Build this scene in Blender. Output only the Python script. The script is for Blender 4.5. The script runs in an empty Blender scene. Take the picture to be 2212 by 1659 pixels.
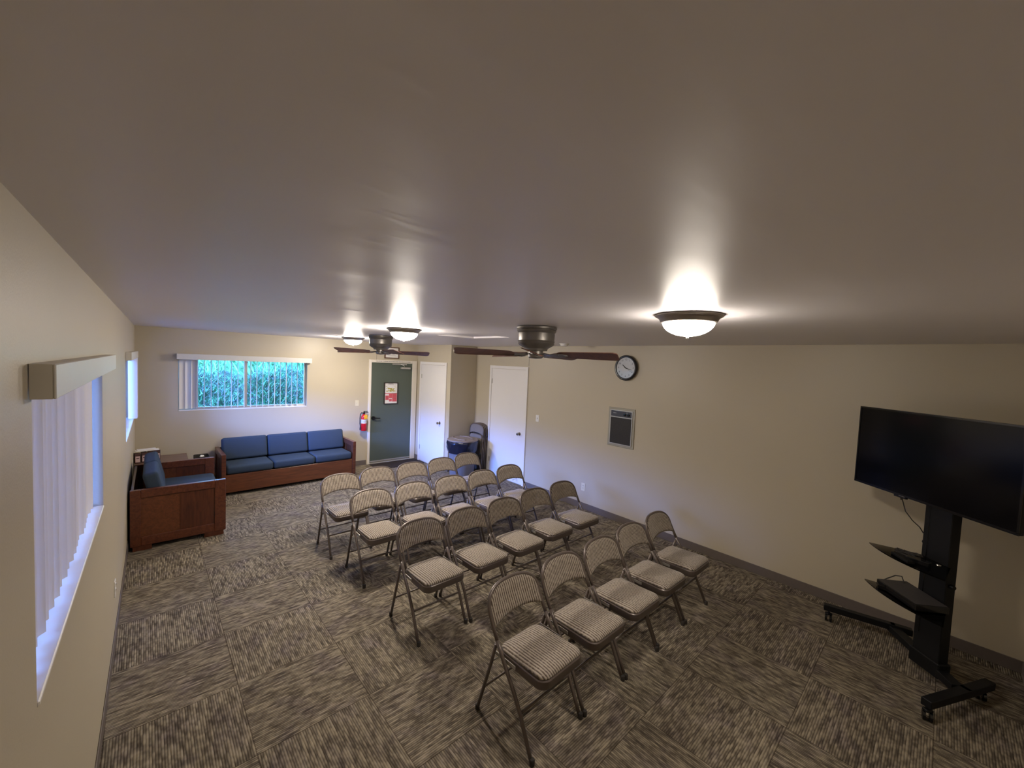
import bpy, bmesh, math, random
from mathutils import Vector, Matrix, Euler
random.seed(7)
PI = math.pi
C = bpy.context.scene.collection
W, D, H = 5.0275, 8.696, 2.447
Y0 = 0.46            # near wall
CX, CY = 4.421, 7.375  # closet corner

# ------------------------------------------------------------------ materials
def new_mat(name):
    m = bpy.data.materials.new(name); m.use_nodes = True
    nt = m.node_tree; b = nt.nodes['Principled BSDF']
    return m, nt, b
def N(nt, t, **kw):
    n = nt.nodes.new(t)
    for k, v in kw.items():
        if k in n.inputs: n.inputs[k].default_value = v
        else: setattr(n, k, v)
    return n
def L(nt, a, b): nt.links.new(a, b)
def rgb(c): return (c[0], c[1], c[2], 1)
def simple(name, col, rough=0.5, metal=0.0, noise=0.0, nscale=30, bump=0.0, spec=0.5, bscale=None, **kw):
    m, nt, b = new_mat(name)
    b.inputs['Base Color'].default_value = rgb(col)
    b.inputs['Roughness'].default_value = rough
    b.inputs['Metallic'].default_value = metal
    b.inputs['Specular IOR Level'].default_value = spec
    for k, v in kw.items(): b.inputs[k.replace('_', ' ')].default_value = v
    tc = N(nt, 'ShaderNodeTexCoord')
    if noise > 0:
        n = N(nt, 'ShaderNodeTexNoise', Scale=nscale, Detail=4.0); L(nt, tc.outputs['Object'], n.inputs['Vector'])
        mx = N(nt, 'ShaderNodeMix', data_type='RGBA'); mx.inputs[6].default_value = rgb([c*(1-noise) for c in col])
        mx.inputs[7].default_value = rgb([min(1, c*(1+noise)) for c in col]); L(nt, n.outputs['Fac'], mx.inputs[0])
        L(nt, mx.outputs[2], b.inputs['Base Color'])
    if bump > 0:
        n2 = N(nt, 'ShaderNodeTexNoise', Scale=bscale or nscale*3, Detail=3.0); L(nt, tc.outputs['Object'], n2.inputs['Vector'])
        bp = N(nt, 'ShaderNodeBump', Strength=bump, Distance=0.01); L(nt, n2.outputs['Fac'], bp.inputs['Height'])
        L(nt, bp.outputs['Normal'], b.inputs['Normal'])
    return m
def wood(name, dark, light, rough=0.3, scale=(1.5, 14, 14), coat=0.2):
    m, nt, b = new_mat(name)
    tc = N(nt, 'ShaderNodeTexCoord'); mp = N(nt, 'ShaderNodeMapping'); mp.inputs['Scale'].default_value = scale
    L(nt, tc.outputs['Object'], mp.inputs['Vector'])
    n = N(nt, 'ShaderNodeTexNoise', Scale=2.2, Detail=8.0, Roughness=0.62, Distortion=0.8); L(nt, mp.outputs[0], n.inputs['Vector'])
    r = N(nt, 'ShaderNodeValToRGB'); r.color_ramp.elements[0].position = .3; r.color_ramp.elements[1].position = .72
    r.color_ramp.elements[0].color = rgb(dark); r.color_ramp.elements[1].color = rgb(light)
    L(nt, n.outputs['Fac'], r.inputs[0]); L(nt, r.outputs[0], b.inputs['Base Color'])
    b.inputs['Roughness'].default_value = rough; b.inputs['Coat Weight'].default_value = coat; b.inputs['Coat Roughness'].default_value = .25
    return m

def wall_mat(name, col, rough=0.45, bump=0.12, spec=0.5):
    m, nt, b = new_mat(name)
    g = N(nt, 'ShaderNodeNewGeometry')
    n = N(nt, 'ShaderNodeTexNoise', Scale=1.3, Detail=3.0); L(nt, g.outputs['Position'], n.inputs['Vector'])
    mx = N(nt, 'ShaderNodeMix', data_type='RGBA'); mx.inputs[6].default_value = rgb([c*.97 for c in col]); mx.inputs[7].default_value = rgb([c*1.03 for c in col])
    L(nt, n.outputs['Fac'], mx.inputs[0]); L(nt, mx.outputs[2], b.inputs['Base Color'])
    b.inputs['Roughness'].default_value = rough; b.inputs['Specular IOR Level'].default_value = spec
    n2 = N(nt, 'ShaderNodeTexNoise', Scale=140.0, Detail=3.0); L(nt, g.outputs['Position'], n2.inputs['Vector'])
    n3 = N(nt, 'ShaderNodeTexNoise', Scale=7.0, Detail=2.0); L(nt, g.outputs['Position'], n3.inputs['Vector'])
    ad = N(nt, 'ShaderNodeMath', operation='MULTIPLY_ADD'); L(nt, n3.outputs['Fac'], ad.inputs[0]); ad.inputs[1].default_value = 2.0; L(nt, n2.outputs['Fac'], ad.inputs[2])
    bp = N(nt, 'ShaderNodeBump', Strength=bump, Distance=0.004); L(nt, ad.outputs[0], bp.inputs['Height']); L(nt, bp.outputs['Normal'], b.inputs['Normal'])
    return m

def ceiling_mat(col):
    m, nt, b = new_mat('satin_ceiling_paint')
    g = N(nt, 'ShaderNodeNewGeometry')
    b.inputs['Base Color'].default_value = rgb(col)
    b.inputs['Roughness'].default_value = CEIL_ROUGH; b.inputs['Specular IOR Level'].default_value = CEIL_SPEC
    sp = N(nt, 'ShaderNodeSeparateXYZ'); L(nt, g.outputs['Position'], sp.inputs[0])
    # sheet seams running across the room every 1.22 m, slightly proud
    m1 = N(nt, 'ShaderNodeMath', operation='MULTIPLY'); L(nt, sp.outputs['Y'], m1.inputs[0]); m1.inputs[1].default_value = 2*PI/1.22
    m2 = N(nt, 'ShaderNodeMath', operation='COSINE'); L(nt, m1.outputs[0], m2.inputs[0])
    m3 = N(nt, 'ShaderNodeMath', operation='POWER'); 
    m2b = N(nt, 'ShaderNodeMath', operation='MULTIPLY_ADD'); L(nt, m2.outputs[0], m2b.inputs[0]); m2b.inputs[1].default_value = .5; m2b.inputs[2].default_value = .5
    L(nt, m2b.outputs[0], m3.inputs[0]); m3.inputs[1].default_value = 24.0
    m3s_ = N(nt, 'ShaderNodeMath', operation='MULTIPLY'); L(nt, m3.outputs[0], m3s_.inputs[0]); m3s_.inputs[1].default_value = .35; m3s = m3s_
    lo = N(nt, 'ShaderNodeTexNoise', Scale=1.1, Detail=2.0); L(nt, g.outputs['Position'], lo.inputs['Vector'])
    mp = N(nt, 'ShaderNodeMapping'); mp.inputs['Scale'].default_value = (2.5, 14, 1); mp.inputs['Rotation'].default_value = (0, 0, .12)
    L(nt, g.outputs['Position'], mp.inputs['Vector'])
    st = N(nt, 'ShaderNodeTexNoise', Scale=1.0, Detail=6.0, Roughness=.55); L(nt, mp.outputs[0], st.inputs['Vector'])
    fi = N(nt, 'ShaderNodeTexNoise', Scale=120.0, Detail=2.0); L(nt, g.outputs['Position'], fi.inputs['Vector'])
    a1 = N(nt, 'ShaderNodeMath', operation='MULTIPLY_ADD'); L(nt, lo.outputs['Fac'], a1.inputs[0]); a1.inputs[1].default_value = 4.0; L(nt, m3s.outputs[0], a1.inputs[2])
    a2 = N(nt, 'ShaderNodeMath', operation='MULTIPLY_ADD'); L(nt, st.outputs['Fac'], a2.inputs[0]); a2.inputs[1].default_value = .42; L(nt, a1.outputs[0], a2.inputs[2])
    a3 = N(nt, 'ShaderNodeMath', operation='MULTIPLY_ADD'); L(nt, fi.outputs['Fac'], a3.inputs[0]); a3.inputs[1].default_value = .02; L(nt, a2.outputs[0], a3.inputs[2])
    bp = N(nt, 'ShaderNodeBump', Strength=.55, Distance=0.004); L(nt, a3.outputs[0], bp.inputs['Height']); L(nt, bp.outputs['Normal'], b.inputs['Normal'])
    return m

def carpet_mat():
    m, nt, b = new_mat('striped_carpet_tile')
    T = .6076
    g = N(nt, 'ShaderNodeNewGeometry')
    mp = N(nt, 'ShaderNodeMapping', vector_type='TEXTURE'); mp.inputs['Location'].default_value = (.5908, 5.6947, 0); mp.inputs['Rotation'].default_value = (0, 0, .0141); mp.inputs['Scale'].default_value = (T, T, T)
    L(nt, g.outputs['Position'], mp.inputs['Vector'])
    s = N(nt, 'ShaderNodeSeparateXYZ'); L(nt, mp.outputs[0], s.inputs[0])
    def M(op, a, b_=None, c=None):
        n = N(nt, 'ShaderNodeMath', operation=op)
        for i, v in enumerate((a, b_, c)):
            if v is None: continue
            if isinstance(v, (int, float)): n.inputs[i].default_value = v
            else: L(nt, v, n.inputs[i])
        return n.outputs[0]
    u, v = s.outputs['X'], s.outputs['Y']
    fu, fv = M('FLOOR', u), M('FLOOR', v)
    par = M('FLOORED_MODULO', M('ADD', fu, fv), 2.0)      # 0 -> stripes along x
    a = M('ADD', M('MULTIPLY', v, M('SUBTRACT', 1.0, par)), M('MULTIPLY', u, par))   # across stripes
    c = M('ADD', M('MULTIPLY', u, M('SUBTRACT', 1.0, par)), M('MULTIPLY', v, par))   # along stripes
    cell = M('ADD', M('MULTIPLY', fu, 17.3), M('MULTIPLY', fv, 5.7))
    def strip(sa, sc, z, det):
        cb = N(nt, 'ShaderNodeCombineXYZ'); L(nt, M('MULTIPLY', a, sa), cb.inputs[0]); L(nt, M('MULTIPLY', c, sc), cb.inputs[1]); L(nt, M('ADD', cell, z), cb.inputs[2])
        n = N(nt, 'ShaderNodeTexNoise', Scale=1.0, Detail=det, Roughness=.5); L(nt, cb.outputs[0], n.inputs['Vector']); return n.outputs['Fac']
    # rib: one yarn row every ~11 mm, each with its own broken dashes
    row = M('FLOOR', M('MULTIPLY', a, 50.0))
    fr = M('FRACT', M('MULTIPLY', a, 50.0))
    ridge = M('SUBTRACT', 1.0, M('MULTIPLY', M('ABSOLUTE', M('SUBTRACT', fr, .5)), 2.0))
    cb = N(nt, 'ShaderNodeCombineXYZ'); L(nt, M('MULTIPLY', row, 3.7), cb.inputs[0]); L(nt, M('MULTIPLY', c, 7.0), cb.inputs[1]); L(nt, cell, cb.inputs[2])
    dn = N(nt, 'ShaderNodeTexNoise', Scale=1.0, Detail=2.0, Roughness=.6); L(nt, cb.outputs[0], dn.inputs['Vector'])
    f = M('ADD', M('MULTIPLY', dn.outputs['Fac'], 1.05), M('MULTIPLY', ridge, .20))
    f = M('ADD', f, M('MULTIPLY', strip(5, 2.5, 3.3, 3.0), .18))
    r = N(nt, 'ShaderNodeValToRGB'); e = r.color_ramp.elements
    e[0].position = .52; e[0].color = rgb(CARPET[0]); e[1].position = .95; e[1].color = rgb(CARPET[3])
    x = e.new(.68); x.color = rgb(CARPET[1]); x = e.new(.80); x.color = rgb(CARPET[2])
    L(nt, f, r.inputs[0])
    # cooler patches
    pt = N(nt, 'ShaderNodeTexNoise', Scale=3.2, Detail=3.0); L(nt, mp.outputs[0], pt.inputs['Vector'])
    pr = N(nt, 'ShaderNodeMapRange'); pr.inputs[1].default_value = .5; pr.inputs[2].default_value = .7; L(nt, pt.outputs['Fac'], pr.inputs[0])
    mx = N(nt, 'ShaderNodeMix', data_type='RGBA', blend_type='MULTIPLY'); L(nt, M('MULTIPLY', pr.outputs[0], .8), mx.inputs[0]); L(nt, r.outputs[0], mx.inputs[6]); mx.inputs[7].default_value = (.80, .78, .95, 1)
    # tile edges
    def edge(q):
        fq = M('FRACT', q); return M('MINIMUM', fq, M('SUBTRACT', 1.0, fq))
    em = M('LESS_THAN', M('MINIMUM', edge(u), edge(v)), .0045)
    mx2 = N(nt, 'ShaderNodeMix', data_type='RGBA', blend_type='MULTIPLY'); L(nt, M('MULTIPLY', em, .55), mx2.inputs[0]); L(nt, mx.outputs[2], mx2.inputs[6]); mx2.inputs[7].default_value = (.25, .2, .18, 1)
    L(nt, mx2.outputs[2], b.inputs['Base Color'])
    b.inputs['Roughness'].default_value = .95; b.inputs['Specular IOR Level'].default_value = .1
    bp = N(nt, 'ShaderNodeBump', Strength=.5, Distance=.004); L(nt, M('ADD', ridge, f), bp.inputs['Height']); L(nt, bp.outputs['Normal'], b.inputs['Normal'])
    return m

def rib_mat(name, light, dark, pitch=.0170):
    m, nt, b = new_mat(name)
    tc = N(nt, 'ShaderNodeTexCoord'); s = N(nt, 'ShaderNodeSeparateXYZ'); L(nt, tc.outputs['Object'], s.inputs[0])
    wob = N(nt, 'ShaderNodeTexNoise', Scale=9.0, Detail=2.0); L(nt, tc.outputs['Object'], wob.inputs['Vector'])
    a = N(nt, 'ShaderNodeMath', operation='MULTIPLY_ADD'); L(nt, wob.outputs['Fac'], a.inputs[0]); a.inputs[1].default_value = .003; L(nt, s.outputs['X'], a.inputs[2])
    w = N(nt, 'ShaderNodeMath', operation='MULTIPLY'); L(nt, a.outputs[0], w.inputs[0]); w.inputs[1].default_value = 2*PI/pitch
    sn = N(nt, 'ShaderNodeMath', operation='SINE'); L(nt, w.outputs[0], sn.inputs[0])
    br = N(nt, 'ShaderNodeTexNoise', Scale=70.0, Detail=3.0); L(nt, tc.outputs['Object'], br.inputs['Vector'])
    ad = N(nt, 'ShaderNodeMath', operation='MULTIPLY_ADD'); L(nt, sn.outputs[0], ad.inputs[0]); ad.inputs[1].default_value = .34; L(nt, br.outputs['Fac'], ad.inputs[2])
    r = N(nt, 'ShaderNodeValToRGB'); e = r.color_ramp.elements
    e[0].position = .22; e[0].color = rgb(dark); e[1].position = .62; e[1].color = rgb(light); L(nt, ad.outputs[0], r.inputs[0]); L(nt, r.outputs[0], b.inputs['Base Color'])
    b.inputs['Roughness'].default_value = .9; b.inputs['Specular IOR Level'].default_value = .15
    b.inputs['Sheen Weight'].default_value = .25
    bp = N(nt, 'ShaderNodeBump', Strength=.5, Distance=.003); L(nt, sn.outputs[0], bp.inputs['Height']); L(nt, bp.outputs['Normal'], b.inputs['Normal'])
    return m

def emit(name, col, s):
    m, nt, b = new_mat(name)
    b.inputs['Base Color'].default_value = rgb((.9, .88, .82)); b.inputs['Emission Color'].default_value = rgb(col); b.inputs['Emission Strength'].default_value = s
    b.inputs['Roughness'].default_value = .35
    return m

# tunables
CEIL_ROUGH, CEIL_SPEC = .42, .55
WALL = (.52, .455, .335)
CEIL = (.80, .765, .785)
CARPET = [(.070, .057, .043), (.142, .118, .088), (.24, .203, .148), (.34, .29, .212)]
LAMP = 262.0
DAY = 54.0

M = {}
M['wall'] = wall_mat('tan_wall_paint', WALL, .42)
M['ceil'] = ceiling_mat(CEIL)
M['carpet'] = carpet_mat()
M['base'] = simple('vinyl_base', (.135, .11, .095), .5, noise=.08)
M['white'] = simple('white_gloss_paint', (.80, .77, .74), .32, noise=.015, nscale=6)
M['cream'] = simple('cream_trim_paint', (.80, .74, .64), .4, noise=.02)
M['green'] = simple('green_door_paint', (.085, .105, .082), .42, noise=.06, nscale=4)
M['black'] = simple('black_metal', (.006, .006, .007), .5, noise=.1, spec=.25)
M['blackgloss'] = simple('black_gloss_plastic', (.006, .006, .007), .12)
M['screen'] = simple('dark_screen', (.002, .002, .003), .12, spec=.2)
M['chrome'] = simple('brushed_chrome', (.62, .60, .57), .25, 1.0, noise=.05)
M['steel'] = simple('satin_steel', (.50, .48, .44), .40, .6, noise=.05)
M['bronze'] = simple('dark_bronze_metal', (.20, .185, .17), .42, .7, noise=.12, nscale=14)
M['rimmetal'] = simple('brushed_bronze_rim', (.32, .28, .25), .35, .6, noise=.1)
M['chairmetal'] = simple('taupe_painted_steel', (.135, .108, .095), .33, .25, noise=.05)
M['foot'] = simple('dark_rubber', (.03, .025, .022), .7, noise=.1)
M['fabric'] = rib_mat('ribbed_beige_fabric', (.40, .345, .285), (.11, .082, .064))
M['plainback'] = simple('grey_beige_vinyl', (.20, .175, .15), .55, noise=.06, nscale=40)
M['blue'] = simple('blue_woven_upholstery', (.036, .054, .082), .85, noise=.25, nscale=160, bump=.3, bscale=400, spec=.2)
M['wood'] = wood('red_brown_oak', (.055, .014, .007), (.15, .044, .018))
M['wood2'] = wood('red_brown_oak_light', (.075, .022, .008), (.17, .055, .020))
M['woodv'] = wood('red_brown_oak_upright', (.045, .012, .006), (.12, .034, .014), scale=(14, 14, 1.5))
M['table'] = wood('dull_brown_veneer', (.11, .06, .035), (.17, .095, .06), .4)
M['blade'] = wood('dark_walnut_blade', (.07, .026, .016), (.17, .062, .036), .5, (2, 12, 12), 0.0)
M['glass_dome'] = emit('lit_frosted_glass', (1.0, .90, .78), LAMP)
M['slat'] = None
def slat_mat():
    m, nt, b = new_mat('white_vinyl_slat')
    b.inputs['Base Color'].default_value = rgb((.86, .83, .81)); b.inputs['Roughness'].default_value = .45
    tr = N(nt, 'ShaderNodeBsdfTranslucent'); tr.inputs[0].default_value = (.75, .77, .85, 1)
    mx = N(nt, 'ShaderNodeMixShader', Fac=.07); L(nt, b.outputs[0], mx.inputs[1]); L(nt, tr.outputs[0], mx.inputs[2])
    L(nt, mx.outputs[0], nt.nodes['Material Output'].inputs[0]); return m
M['slat'] = slat_mat()
M['valance'] = simple('off_white_pvc', (.70, .68, .63), .4, noise=.02)
def glass_mat(name, rough=0.0, tint=(.96, .98, 1.0)):
    m, nt, b = new_mat(name)
    gl = N(nt, 'ShaderNodeBsdfGlossy', Roughness=.02); tr = N(nt, 'ShaderNodeBsdfTransparent'); tr.inputs[0].default_value = rgb(tint)
    fr = N(nt, 'ShaderNodeFresnel', IOR=1.45); mx = N(nt, 'ShaderNodeMixShader'); L(nt, fr.outputs[0], mx.inputs[0]); L(nt, tr.outputs[0], mx.inputs[1]); L(nt, gl.outputs[0], mx.inputs[2])
    L(nt, mx.outputs[0], nt.nodes['Material Output'].inputs[0]); return m
M['pane'] = glass_mat('window_glass')
M['smoked'] = glass_mat('smoked_glass', tint=(.42, .40, .38))
M['alu'] = simple('white_aluminium', (.62, .62, .62), .4, .3, noise=.03)
M['bin'] = simple('grey_plastic_bin', (.20, .195, .21), .5, noise=.06, nscale=12)
M['lid'] = simple('taupe_plastic_lid', (.24, .195, .165), .45, noise=.06, nscale=12)
M['bag'] = simple('black_bin_liner', (.008, .010, .022), .22, bump=.6, bscale=18)
M['red'] = simple('red_enamel', (.52, .012, .016), .25)
M['yellow'] = simple('yellow_tag', (.85, .45, .02), .6, noise=.05)
M['paper'] = simple('white_paper', (.78, .76, .72), .7, noise=.03)
M['plate'] = simple('ivory_plastic', (.70, .64, .48), .4)
M['plate_w'] = simple('white_plastic', (.75, .73, .70), .4)
M['frameblack'] = simple('dark_brown_frame', (.035, .022, .018), .4)
M['framewood'] = simple('brown_wood_frame', (.12, .06, .035), .4, noise=.15)
M['mat'] = simple('dark_brown_doormat', (.022, .014, .012), .95, noise=.3, nscale=90, bump=.6)
M['knob'] = simple('aged_nickel', (.38, .34, .28), .25, 1.0)
M['heater_frame'] = simple('champagne_metal', (.36, .335, .27), .45, .15, noise=.04)
M['grille'] = simple('dark_mesh', (.024, .019, .015), .5, noise=.3, nscale=60)
M['ctrl'] = simple('slate_panel', (.06, .06, .075), .35)
M['clockface'] = simple('clock_face_white', (.74, .72, .72), .3)
M['clockrim'] = simple('clock_rim_black', (.018, .016, .02), .28)
M['ink'] = simple('black_ink', (.02, .02, .02), .6)
M['pink'] = simple('red_pink_print', (.62, .10, .12), .6, noise=.15, nscale=40)
M['olive'] = simple('olive_print', (.42, .36, .08), .6, noise=.4, nscale=90)
M['rose'] = simple('pale_rose_card', (.62, .45, .42), .6, noise=.15, nscale=60)
M['card'] = simple('dark_brown_card', (.07, .03, .025), .5, noise=.2)
M['leaf'] = None
M['soil'] = simple('dark_earth', (.05, .06, .03), .9, noise=.3, nscale=3)
M['dark'] = simple('dark_cavity', (.02, .018, .016), .8)

# ------------------------------------------------------------------ mesh helpers
def link(me_or_bm, name, mats, parent=None, smooth=False, loc=None, rot=None):
    if isinstance(me_or_bm, bmesh.types.BMesh):
        me = bpy.data.meshes.new(name)
        bmesh.ops.recalc_face_normals(me_or_bm, faces=me_or_bm.faces)
        me_or_bm.to_mesh(me); me_or_bm.free()
    else: me = me_or_bm
    if not isinstance(mats, (list, tuple)): mats = [mats]
    for m in mats: me.materials.append(m)
    if smooth:
        for p in me.polygons: p.use_smooth = True
        if smooth != 'all': me.set_sharp_from_angle(angle=math.radians(38))
    o = bpy.data.objects.new(name, me); C.objects.link(o)
    if parent: o.parent = parent
    if loc is not None: o.location = loc
    if rot is not None: o.rotation_euler = rot
    return o
def nb(): return bmesh.new()
def box(bm, x0, x1, y0, y1, z0, z1, mi=0, bev=0, seg=2, mat=None):
    r = bmesh.ops.create_cube(bm, size=1.0)
    vs = r['verts']
    for v in vs: v.co = Vector((x0+(v.co.x+.5)*(x1-x0), y0+(v.co.y+.5)*(y1-y0), z0+(v.co.z+.5)*(z1-z0)))
    fs = set(f for v in vs for f in v.link_faces)
    if bev:
        es = list(set(e for f in fs for e in f.edges))
        r2 = bmesh.ops.bevel(bm, geom=es, offset=bev, segments=seg, affect='EDGES', profile=.5)
        fs = set(r2['faces']) | set(f for f in fs if f.is_valid)
        vs = list(set(v for f in fs for v in f.verts))
    for f in fs: f.material_index = mi
    if mat is not None:
        for v in vs: v.co = mat @ v.co
    return vs
def tube(bm, pts, r, seg=10, mi=0, caps=True, flat=None):
    pts = [Vector(p) for p in pts]; n = len(pts); rings = []
    up = None
    for i, p in enumerate(pts):
        t = (pts[min(i+1, n-1)]-pts[max(i-1, 0)]).normalized()
        if up is None:
            up = Vector((0, 0, 1)) if abs(t.z) < .9 else Vector((1, 0, 0))
        a = (up - t*up.dot(t)).normalized(); b = t.cross(a); up = a
        rr = r[i] if isinstance(r, (list, tuple)) else r
        rings.append([bm.verts.new(p + a*math.cos(2*PI*k/seg)*rr + b*math.sin(2*PI*k/seg)*rr) for k in range(seg)])
    for i in range(n-1):
        for k in range(seg):
            f = bm.faces.new((rings[i][k], rings[i][(k+1) % seg], rings[i+1][(k+1) % seg], rings[i+1][k])); f.material_index = mi
    if caps:
        bm.faces.new(rings[0][::-1]).material_index = mi; bm.faces.new(rings[-1]).material_index = mi
def lathe(bm, prof, seg=32, mi=0, c=(0, 0, 0), axis='z', wob=None, cap=(False, False)):
    rings = []
    for j, (r, z) in enumerate(prof):
        ring = []
        for k in range(seg):
            a = 2*PI*k/seg; rr = r*(1+(wob(a, j) if wob else 0))
            p = (rr*math.cos(a), rr*math.sin(a), z)
            if axis == 'x': p = (p[2], p[0], p[1])
            if axis == 'y': p = (p[0], p[2], p[1])
            ring.append(bm.verts.new((p[0]+c[0], p[1]+c[1], p[2]+c[2])))
        rings.append(ring)
    for j in range(len(prof)-1):
        for k in range(seg):
            f = bm.faces.new((rings[j][k], rings[j][(k+1) % seg], rings[j+1][(k+1) % seg], rings[j+1][k])); f.material_index = mi
    if cap[0]: bm.faces.new(rings[0]).material_index = mi
    if cap[1]: bm.faces.new(rings[-1]).material_index = mi
def loft(bm, outlines, mi=0, cap0=True, cap1=True):
    rings = [[bm.verts.new(p) for p in o] for o in outlines]; n = len(rings[0])
    for j in range(len(rings)-1):
        for k in range(n):
            f = bm.faces.new((rings[j][k], rings[j][(k+1) % n], rings[j+1][(k+1) % n], rings[j+1][k])); f.material_index = mi
    if cap0: bm.faces.new(rings[0]).material_index = mi
    if cap1: bm.faces.new(rings[-1]).material_index = mi
def rrect(x0, x1, y0, y1, r, seg=6):
    pts = []
    for cx, cy, a0 in ((x1-r, y1-r, 0), (x0+r, y1-r, PI/2), (x0+r, y0+r, PI), (x1-r, y0+r, 1.5*PI)):
        for k in range(seg+1):
            a = a0+PI/2*k/seg; pts.append((cx+r*math.cos(a), cy+r*math.sin(a)))
    return pts
def tag(o, label=None, cat=None, group=None, kind=None):
    if label: o['label'] = label
    if cat: o['category'] = cat
    if group: o['group'] = group
    if kind: o['kind'] = kind
    return o
def empty(name, loc=(0, 0, 0), rz=0):
    o = bpy.data.objects.new(name, None); C.objects.link(o); o.location = loc; o.rotation_euler = (0, 0, rz); o.empty_display_size = .1
    return o
def struct(name, bm, m, label=None, cat=None, parent=None):
    o = link(bm, name, m, parent)
    if not parent:
        o['kind'] = 'structure'
        if label: o['label'] = label; o['category'] = cat or 'room'
    return o
kids = {}
def copy_tree(o, parent=None):
    c = o.copy(); C.objects.link(c); c.parent = parent
    for ch in list(o.children): copy_tree(ch, c)
    return c
def text_mesh(s, size, name, m, parent, loc, rot, extrude=.0006, align='CENTER'):
    cu = bpy.data.curves.new('t', 'FONT'); cu.body = s; cu.size = size; cu.extrude = extrude; cu.align_x = align; cu.align_y = 'CENTER'; cu.resolution_u = 2
    o = bpy.data.objects.new('t', cu); C.objects.link(o)
    me = bpy.data.meshes.new_from_object(o.evaluated_get(bpy.context.evaluated_depsgraph_get()))
    bpy.data.objects.remove(o); bpy.data.curves.remove(cu)
    me.materials.clear()
    return link(me, name, m, parent, loc=loc, rot=rot)

# ------------------------------------------------------------------ room shell
T = .14
bm = nb(); box(bm, -T, W+T, Y0-T, D+T, -.12, 0); struct('floor', bm, M['carpet'], 'floor of brown and tan striped carpet tiles laid quarter turned', 'floor')
HX0, HX1, HY0, HY1 = 2.80, 3.36, 4.50, 5.22     # attic hatch
bm = nb()
box(bm, -T, HX0, Y0-T, D+T, H, H+.1); box(bm, HX1, W+T, Y0-T, D+T, H, H+.1)
box(bm, HX0, HX1, Y0-T, HY0, H, H+.1); box(bm, HX0, HX1, HY1, D+T, H, H+.1)
struct('ceiling', bm, M['ceil'], 'low satin painted grey beige ceiling', 'ceiling')
W1 = (2.41, 4.12, 1.215, 2.03); W2 = (6.44, 8.42, 1.17, 2.03); W3 = (.475, 2.25, 1.205, 2.03)
bm = nb()
ys = [Y0-T, W1[0], W1[1], W2[0], W2[1], D+T]
for i in (0, 2, 4): box(bm, -T, 0, ys[i], ys[i+1], 0, H)
for w in (W1, W2): box(bm, -T, 0, w[0], w[1], 0, w[2]); box(bm, -T, 0, w[0], w[1], w[3], H)
struct('wall_left', bm, M['wall'], 'tan wall on the left with two blind covered windows', 'wall')
bm = nb()
box(bm, 0, W3[0], D, D+T, 0, H); box(bm, W3[1], W+T, D, D+T, 0, H); box(bm, W3[0], W3[1], D, D+T, 0, W3[2]); box(bm, W3[0], W3[1], D, D+T, W3[3], H)
struct('wall_far', bm, M['wall'], 'tan far wall with the wide window and the green door', 'wall')
bm = nb(); box(bm, W, W+T, Y0, D, 0, H); struct('wall_right', bm, M['wall'], 'long tan wall on the right with clock and heater', 'wall')
bm = nb(); box(bm, 0, W, Y0-T, Y0, 0, H); struct('wall_near', bm, M['wall'], 'tan wall behind the television stand', 'wall')
bm = nb(); box(bm, CX, W, CY, D, 0, H); struct('wall_closet', bm, M['wall'], 'tan closet block standing in the far right corner', 'wall')
def baseboard(name, segs, lab):
    bm = nb()
    for s in segs: box(bm, *s, 0, .095, bev=.003, seg=1)
    struct(name, bm, M['base'], lab, 'baseboard')
b = .007
baseboard('baseboard_left', [(0, b, Y0, D)], 'brown vinyl baseboard along the left wall')
baseboard('baseboard_far', [(b, 3.355, D-b, D)], 'brown vinyl baseboard along the far wall')
baseboard('baseboard_right', [(W-b, W, Y0, 5.86), (W-b, W, 6.92, CY)], 'brown vinyl baseboard along the right wall')
baseboard('baseboard_near', [(b, W-b, Y0, Y0+b)], 'brown vinyl baseboard along the near wall')
baseboard('baseboard_closet', [(CX-b, CX, 8.53, D-b), (CX-b, CX, CY-b, 7.50), (CX, W-b, CY-b, CY)], 'brown vinyl baseboard around the closet block')
bm = nb(); box(bm, W-.0015, W, 5.866, 5.872, 2.11, H); struct('trim_1', bm, M['base'], 'thin wall panel seam above the right hand white door', 'seam')
bm = nb(); box(bm, 3.52, 3.525, D-.0015, D, 2.10, H); struct('trim_2', bm, M['base'], 'thin wall panel seam above the green door', 'seam')
# hatch
bm = nb(); box(bm, HX0, HX1, HY0, HY1, H+.022, H+.06); o = link(bm, 'attic_hatch', M['ceil']); tag(o, 'square attic hatch panel recessed in the ceiling between the fans', 'hatch')
o['kind'] = 'structure'

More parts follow.
